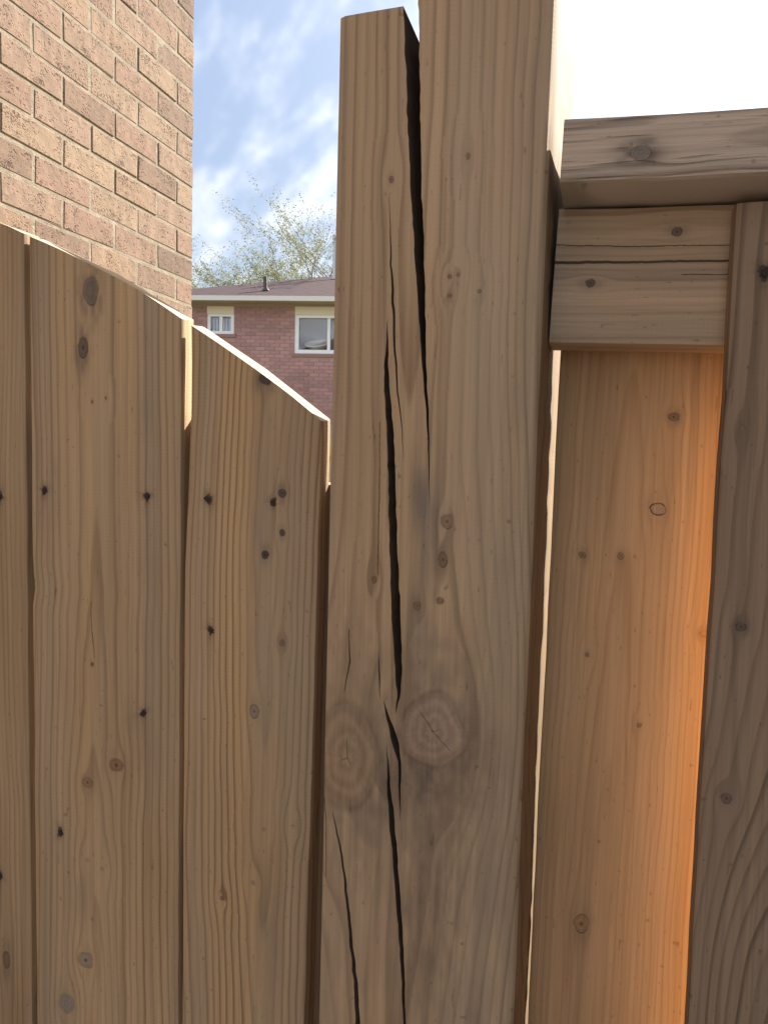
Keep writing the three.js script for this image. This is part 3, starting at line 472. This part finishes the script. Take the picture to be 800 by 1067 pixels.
// ---------------------------------------------------------------- the brick house across the gardens
const VENT = [-0.13, -0.67], FLUE = [1.12, -3.16], TREE = new THREE.Vector3(-9.5, 0, -27.3);
const FAR = new THREE.Vector3(-7.88, 0, -16.81), FT = R(10.6);      // a point of its front wall; local x along the wall, z out of it
{
  const house = thing('brick_house', 'distant two storey house of pinkish red brick under a dark hip roof', 'house');
  house.position.copy(FAR); house.rotation.y = FT;
  const EAVE = 5.0, X0 = -3.0, X1 = 8, DEP = 9;
  const wins = [{ x0: -1.362, x1: -0.715, y0: 4.27, y1: 4.735, top: 4.915 }, { x0: 0.745, x1: 2.35, y0: 3.84, y1: 4.735, top: 4.925 }];
  const core = new THREE.Shape([[X0, 0], [X1, 0], [X1, EAVE - 0.02], [X0, EAVE - 0.02]].map((p) => new THREE.Vector2(...p)));
  for (const w of wins) core.holes.push(new THREE.Path([[w.x0, w.y0], [w.x1, w.y0], [w.x1, w.top], [w.x0, w.top]].map((p) => new THREE.Vector2(...p))));
  const cg = new THREE.ExtrudeGeometry(core, { depth: 0.2, bevelEnabled: false }); cg.translate(0, 0, -0.212);
  const rest = [new THREE.BoxGeometry(0.2, EAVE - 0.02, DEP - 0.22), new THREE.BoxGeometry(0.2, EAVE - 0.02, DEP - 0.22), new THREE.BoxGeometry(X1 - X0, EAVE - 0.02, 0.2), new THREE.BoxGeometry(X1 - X0 - 0.4, 0.1, DEP - 0.4)];
  rest[0].translate(X0 + 0.1, EAVE / 2 - 0.01, -DEP / 2 - 0.11); rest[1].translate(X1 - 0.1, EAVE / 2 - 0.01, -DEP / 2 - 0.11); rest[2].translate((X0 + X1) / 2, EAVE / 2 - 0.01, -DEP - 0.1); rest[3].translate((X0 + X1) / 2, 2.6, -DEP / 2 - 0.1);
  const mortar = new THREE.MeshStandardMaterial({ color: new THREE.Color().setRGB(0.36, 0.29, 0.27), roughness: 0.95 });
  const wall = part('wall', mergeGeometries([cg, ...rest].map((g) => g.index ? g.toNonIndexed() : g)), mortar, house);
  // every brick of the upper front wall, too small from here to tell apart singly
  const r = rng(9), list = [], PX = 0.235, PY = 0.085;
  for (let j = 0; j < Math.floor((EAVE - 2.2) / PY); j++) for (let i = -1; X0 + i * PX < X1; i++) {
    let a = X0 + (i + (j % 2) * 0.5) * PX, b = a + PX - 0.014; a = Math.max(a, X0); b = Math.min(b, X1); const y = 2.2 + j * PY + PY / 2;
    const cuts = wins.filter((w) => y + PY * 0.5 > w.y0 - 0.075 && y - PY * 0.5 < w.top && b > w.x0 - 0.01 && a < w.x1 + 0.01);
    for (const w of cuts) { if (a < w.x0) b = Math.min(b, w.x0 - 0.005); else if (b > w.x1) a = Math.max(a, w.x1 + 0.005); else b = a; }
    if (b - a > 0.03) list.push([(a + b) / 2, y, b - a]);
  }
  const bg = new THREE.BoxGeometry(1, PY - 0.013, 0.06), bm = new THREE.MeshStandardMaterial({ roughness: 0.93 });
  const im = new THREE.InstancedMesh(bg, bm, list.length), m = new THREE.Matrix4(), c = new THREE.Color(); im.name = 'brickwork'; im.userData.kind = 'stuff'; im.castShadow = im.receiveShadow = true;
  list.forEach(([x, y, l], i) => { m.makeScale(l, 1, 1).setPosition(x, y, -0.03 + 0.003 * r()); im.setMatrixAt(i, m); const k = 0.72 + 0.22 * r() + 0.12 * n2(x * 0.9, y * 1.3), q = r(); im.setColorAt(i, c.setRGB(lerp(0.4, 0.46, q) * k, lerp(0.235, 0.26, q) * k, lerp(0.225, 0.25, q) * k)); });
  wall.add(im);
  const white = new THREE.MeshStandardMaterial({ color: new THREE.Color().setRGB(0.72, 0.75, 0.8), roughness: 0.45 }), cream = new THREE.MeshStandardMaterial({ color: new THREE.Color().setRGB(0.66, 0.6, 0.47), roughness: 0.6 });
  const sillM = new THREE.MeshStandardMaterial({ color: new THREE.Color().setRGB(0.27, 0.16, 0.145), roughness: 0.9 });
  const glass = new THREE.MeshPhysicalMaterial({ color: 0xffffff, roughness: 0.0, transmission: 1, thickness: 0, ior: 1.5 });
  const blind = new THREE.MeshStandardMaterial({ color: new THREE.Color().setRGB(0.25, 0.34, 0.46), roughness: 0.8 }), inner = new THREE.MeshStandardMaterial({ color: new THREE.Color().setRGB(0.17, 0.2, 0.24), roughness: 0.9 });
  const box = (x0, x1, y0, y1, z0, z1) => { const g = new THREE.BoxGeometry(x1 - x0, y1 - y0, z1 - z0); g.translate((x0 + x1) / 2, (y0 + y1) / 2, (z0 + z1) / 2); return g; };
  wins.forEach((w, k) => {
    const f = k ? 0.095 : 0.075, fr = [box(w.x0, w.x0 + f, w.y0, w.y1, -0.12, -0.02), box(w.x1 - f, w.x1, w.y0, w.y1, -0.12, -0.02), box(w.x0 + f, w.x1 - f, w.y0, w.y0 + f, -0.12, -0.018), box(w.x0 + f, w.x1 - f, w.y1 - f * 0.7, w.y1, -0.12, -0.018)];
    const frame = part('window', mergeGeometries(fr), white, house, k ? 'wide window with a sliding sash' : 'small square window with vertical blinds');
    const xm = k ? w.x0 + (w.x1 - w.x0) * 0.5 : w.x0 + (w.x1 - w.x0) * 0.5;
    part('mullion', box(xm - 0.035, xm + 0.035, w.y0 + f, w.y1 - f * 0.7, -0.11, -0.04), white, frame);
    part('pane', box(w.x0 + f, xm - 0.035, w.y0 + f, w.y1 - f * 0.7, -0.082, -0.08), glass, frame); part('pane', box(xm + 0.035, w.x1 - f, w.y0 + f, w.y1 - f * 0.7, -0.092, -0.09), glass, frame);
    part('shutter_box', box(w.x0, w.x1, w.y1, w.top, -0.1, 0.012), cream, frame);
    part('sill', box(w.x0 - 0.06, w.x1 + 0.06, w.y0 - 0.075, w.y0, -0.1, 0.03), sillM, frame);
    if (!k) for (let i = 0; i < 6; i++) part('blind_slat', box(w.x0 + f + 0.012 + i * 0.078, w.x0 + f + 0.06 + i * 0.078, w.y0 + f, w.y1 - f, -0.17, -0.166), i === 3 ? white : blind, frame);
    else part('curtain', box(w.x0, w.x1, w.y0, w.y1, -0.62, -0.6), inner, frame);
  });
  // hip roof with fascia and soffit
  const O = 0.42, ex0 = X0 - O, ex1 = X1 + O, ez0 = O, ez1 = -DEP - O - 0.1, half = (ez0 - ez1) / 2, rise = half * 0.333, ye = 5.055, rx0 = ex0 + half, rx1 = ex1 - half, mz = (ez0 + ez1) / 2;
  const P = [[ex0, ye, ez0], [ex1, ye, ez0], [ex1, ye, ez1], [ex0, ye, ez1], [rx0, ye + rise, mz], [rx1, ye + rise, mz]];
  const rt = paint(256, 256, (i, j, o) => { const row = j >> 5, v = (j & 31) / 32, tab = (i + (row % 2) * 16) >> 5, k = (0.85 + 0.2 * hsh(tab, row) + 0.1 * hsh(i, j)) * (v < 0.14 ? 0.55 : 1); o[0] = 0.066 * k; o[1] = 0.034 * k; o[2] = 0.04 * k; o[3] = 1 - v; });
  const tri = [], tuv = []; const face = (...q) => { for (const p of q) { tri.push(...P[p]); tuv.push((P[p][0] + P[p][2] * 0.3) / 1.2, (P[p][2] + P[p][0] * 0.2) / 1.2); } };
  face(0, 1, 5); face(0, 5, 4); face(1, 2, 5); face(2, 3, 4); face(2, 4, 5); face(3, 0, 4);
  const rg = new THREE.BufferGeometry(); rg.setAttribute('position', new THREE.Float32BufferAttribute(tri, 3)); rg.setAttribute('uv', new THREE.Float32BufferAttribute(tuv, 2)); rg.computeVertexNormals();
  const roof = part('roof', rg, new THREE.MeshStandardMaterial({ map: rt.map, bumpMap: rt.bump, bumpScale: 0.01, roughness: 0.92 }), house);
  const fasM = new THREE.MeshStandardMaterial({ color: new THREE.Color().setRGB(0.62, 0.6, 0.56), roughness: 0.6 });
  part('fascia', mergeGeometries([box(ex0, ex1, ye - 0.095, ye + 0.012, ez0, ez0 + 0.09), box(ex0 - 0.09, ex0, ye - 0.095, ye + 0.012, ez1, ez0 + 0.09), box(ex1, ex1 + 0.09, ye - 0.095, ye + 0.012, ez1, ez0 + 0.09), box(ex0, ex1, ye - 0.095, ye + 0.012, ez1 - 0.09, ez1)]), fasM, roof);
  part('soffit', box(ex0, ex1, ye - 0.075, ye - 0.055, ez1, ez0), new THREE.MeshStandardMaterial({ color: new THREE.Color().setRGB(0.45, 0.38, 0.3), roughness: 0.8 }), roof);
  const dark = new THREE.MeshStandardMaterial({ color: new THREE.Color().setRGB(0.05, 0.045, 0.045), roughness: 0.6 }), metal = new THREE.MeshStandardMaterial({ color: new THREE.Color().setRGB(0.4, 0.4, 0.4), roughness: 0.45, metalness: 0.8 });
  const stack = (r0, h, x, z, mat, name, cap) => {
    const y = ye + (ez0 - z) * 0.333, pts = [[0, 0], [r0 * 1.9, 0], [r0 * 1.8, 0.05], [r0, 0.09], [r0, h]]; if (cap) pts.push([r0 * 1.5, h], [r0 * 1.5, h + 0.09], [0, h + 0.13]); else pts.push([r0 * 0.75, h], [r0 * 0.75, h - 0.1], [0, h - 0.1]);
    const o = part(name, new THREE.LatheGeometry(pts.map((p) => new THREE.Vector2(...p)), 14), mat, roof); o.position.set(x, y - 0.03, z); return o;
  };
  stack(0.05, 0.36, VENT[0], VENT[1], dark, 'vent_pipe', false).rotation.z = 0.06;
  stack(0.042, 1.1, FLUE[0], FLUE[1], metal, 'flue_pipe', true);
  // something white and oval standing inside the wide window
  const bowl = new THREE.Mesh(new THREE.LatheGeometry([[0, 0], [0.14, 0], [0.2, 0.05], [0.3, 0.16], [0.315, 0.16], [0.31, 0.185], [0.28, 0.18], [0.19, 0.07], [0, 0.03]].map((p) => new THREE.Vector2(...p)), 28), new THREE.MeshStandardMaterial({ color: new THREE.Color().setRGB(0.5, 0.5, 0.48), roughness: 0.6 }));
  bowl.name = 'bowl'; bowl.userData = { label: 'white oval bowl standing inside the wide window of the distant house', category: 'bowl' }; bowl.castShadow = bowl.receiveShadow = true;
  bowl.rotation.x = 0.38; bowl.scale.setScalar(1.0); bowl.position.set(1.25, 3.97, -0.38).applyAxisAngle(new THREE.Vector3(0, 1, 0), FT).add(FAR); scene.add(bowl);
  part('shelf', box(0.75, 2.3, 3.9, 3.93, -0.6, -0.13), inner, house);
}

// ---------------------------------------------------------------- the budding tree behind that house
{
  const tree = thing('tree', 'bare spreading tree with pale spring buds behind the distant roof', 'tree');
  tree.position.copy(TREE); tree.scale.set(1.05, 0.8, 1.05);
  const r = rng(58), tubes = [[], [], []], tips = [];
  const V = (x, y, z) => new THREE.Vector3(x, y, z);
  function grow(p, dir, len, rad, level) {
    const seg = level < 2 ? 6 : 4, pts = [p.clone()], d = dir.clone().normalize(), q = p.clone();
    for (let i = 0; i < seg; i++) {
      d.add(V((r() - 0.5) * 0.22, (r() - 0.5) * 0.16 + (level === 1 ? 0.05 : level > 1 ? 0.03 : 0.02), (r() - 0.5) * 0.22)).normalize(); q.addScaledVector(d, len / seg); pts.push(q.clone());
      if (level >= 2) { const n = level === 2 ? 4 : level === 3 ? 6 : 6; for (let k = 0; k < n; k++) tips.push(q.clone().addScaledVector(d, -r() * len / seg).add(V((r() - 0.5), (r() - 0.5), (r() - 0.5)).multiplyScalar(0.16)), d.clone()); }
    }
    const curve = new THREE.CatmullRomCurve3(pts), sides = level < 2 ? 7 : level < 4 ? 4 : 3, g = new THREE.TubeGeometry(curve, seg, rad, sides, false);
    const a = g.attributes.position, rg = sides + 1; for (let i = 0; i <= seg; i++) { const k = 1 - 0.62 * i / seg, c = curve.getPointAt(i / seg); for (let s = 0; s < rg; s++) { const n = i * rg + s; a.setXYZ(n, c.x + (a.getX(n) - c.x) * k, c.y + (a.getY(n) - c.y) * k, c.z + (a.getZ(n) - c.z) * k); } }
    tubes[level === 0 ? 0 : level === 1 ? 1 : 2].push(g);
    if (level >= 5 || p.y > 10.6) return;
    const kids = [9, 7, 5, 4, 3][level];
    for (let k = 0; k < kids; k++) {
      const t = level === 0 ? 0.62 + 0.38 * k / (kids - 1) : 0.25 + 0.72 * (k + r() * 0.6) / kids, c = curve.getPointAt(Math.min(t, 1)), tan = curve.getTangentAt(Math.min(t, 1));
      const az = level === 0 ? k * 2.4 + r() * 0.5 : r() * Math.PI * 2, side = V(Math.cos(az), 0.1, Math.sin(az)), spread = level === 0 ? 1.1 - 0.5 * k / kids : 0.6 + 0.5 * r();
      const nd = tan.clone().addScaledVector(side, spread * (level === 0 ? 1.25 : 1)).normalize(); if (level > 0) nd.y += 0.04;
      grow(c, nd, len * [1.25, 0.5, 0.58, 0.58, 0.55][level] * (0.75 + 0.5 * r()), rad * (1 - 0.6 * t) * [0.55, 0.55, 0.55, 0.6, 0.65][level], level + 1);
    }
  }
  grow(V(0, 0, 0), V(-0.03, 1, 0), 4.4, 0.33, 0);
  const bark = new THREE.MeshStandardMaterial({ color: new THREE.Color().setRGB(0.15, 0.115, 0.08), roughness: 0.95 }), twig = new THREE.MeshStandardMaterial({ color: new THREE.Color().setRGB(0.14, 0.115, 0.075), roughness: 0.95 });
  part('trunk', tubes[0][0], bark, tree);
  for (const g of tubes[1]) part('limb', g, bark, tree);
  const tw = part('twigs', mergeGeometries(tubes[2]), twig, tree); tw.userData.kind = 'stuff';
  const lg = new THREE.BufferGeometry(); lg.setAttribute('position', new THREE.Float32BufferAttribute([0, 0, 0, 0.4, 0.35, 0.08, 0, 1, 0, -0.4, 0.35, 0.08], 3)); lg.setIndex([0, 1, 2, 0, 2, 3]); lg.computeVertexNormals();
  const lm = new THREE.MeshPhysicalMaterial({ roughness: 0.9, transmission: 0.3, thickness: 0 });
  const n = tips.length / 2, im = new THREE.InstancedMesh(lg, lm, n), m = new THREE.Matrix4(), q = new THREE.Quaternion(), e = new THREE.Euler(), c = new THREE.Color(); im.name = 'buds'; im.userData.kind = 'stuff'; im.castShadow = im.receiveShadow = true;
  for (let i = 0; i < n; i++) { e.set(r() * 6.3, r() * 6.3, r() * 6.3); const s = 0.03 + 0.038 * r(); m.compose(tips[2 * i], q.setFromEuler(e), V(s, s, s)); im.setMatrixAt(i, m); const k = 0.75 + 0.5 * r(); im.setColorAt(i, c.setRGB(0.29 * k, 0.31 * k, 0.185 * k)); }
  tree.add(im);
  console.log('buds', n, 'twigs', tubes[2].length);
}

// ---------------------------------------------------------------- the board fence at the end of the garden
{
  const f = thing('garden_fence', 'tan board fence across the end of the garden, below the distant house', 'fence');
  f.position.set(-11, 0, -10.5); f.rotation.y = R(6);
  const g = [0, 1, 2].map((s) => boardGeo({ w: 0.14, th: 0.018, yb: 0.05, top: 1.79 + s * 0.006, y0: 0, h: 1.8, rows: 3, seed: 70 + s }));
  for (let i = 0; i < 105; i++) { const b = part('board', g[(i * 7) % 3], [woodBoard0, woodBoard1, woodBoard2][(i * 5) % 3], f); b.position.x = i * 0.146; }
  const rg = new THREE.BoxGeometry(15.3, 0.089, 0.038); for (const y of [0.4, 1.5]) { const rl = part('rail', rg, woodBoard0, f); rl.position.set(7.66, y, -0.0375); }
}
scene.updateMatrixWorld(true);
renderer.render(scene, camera);
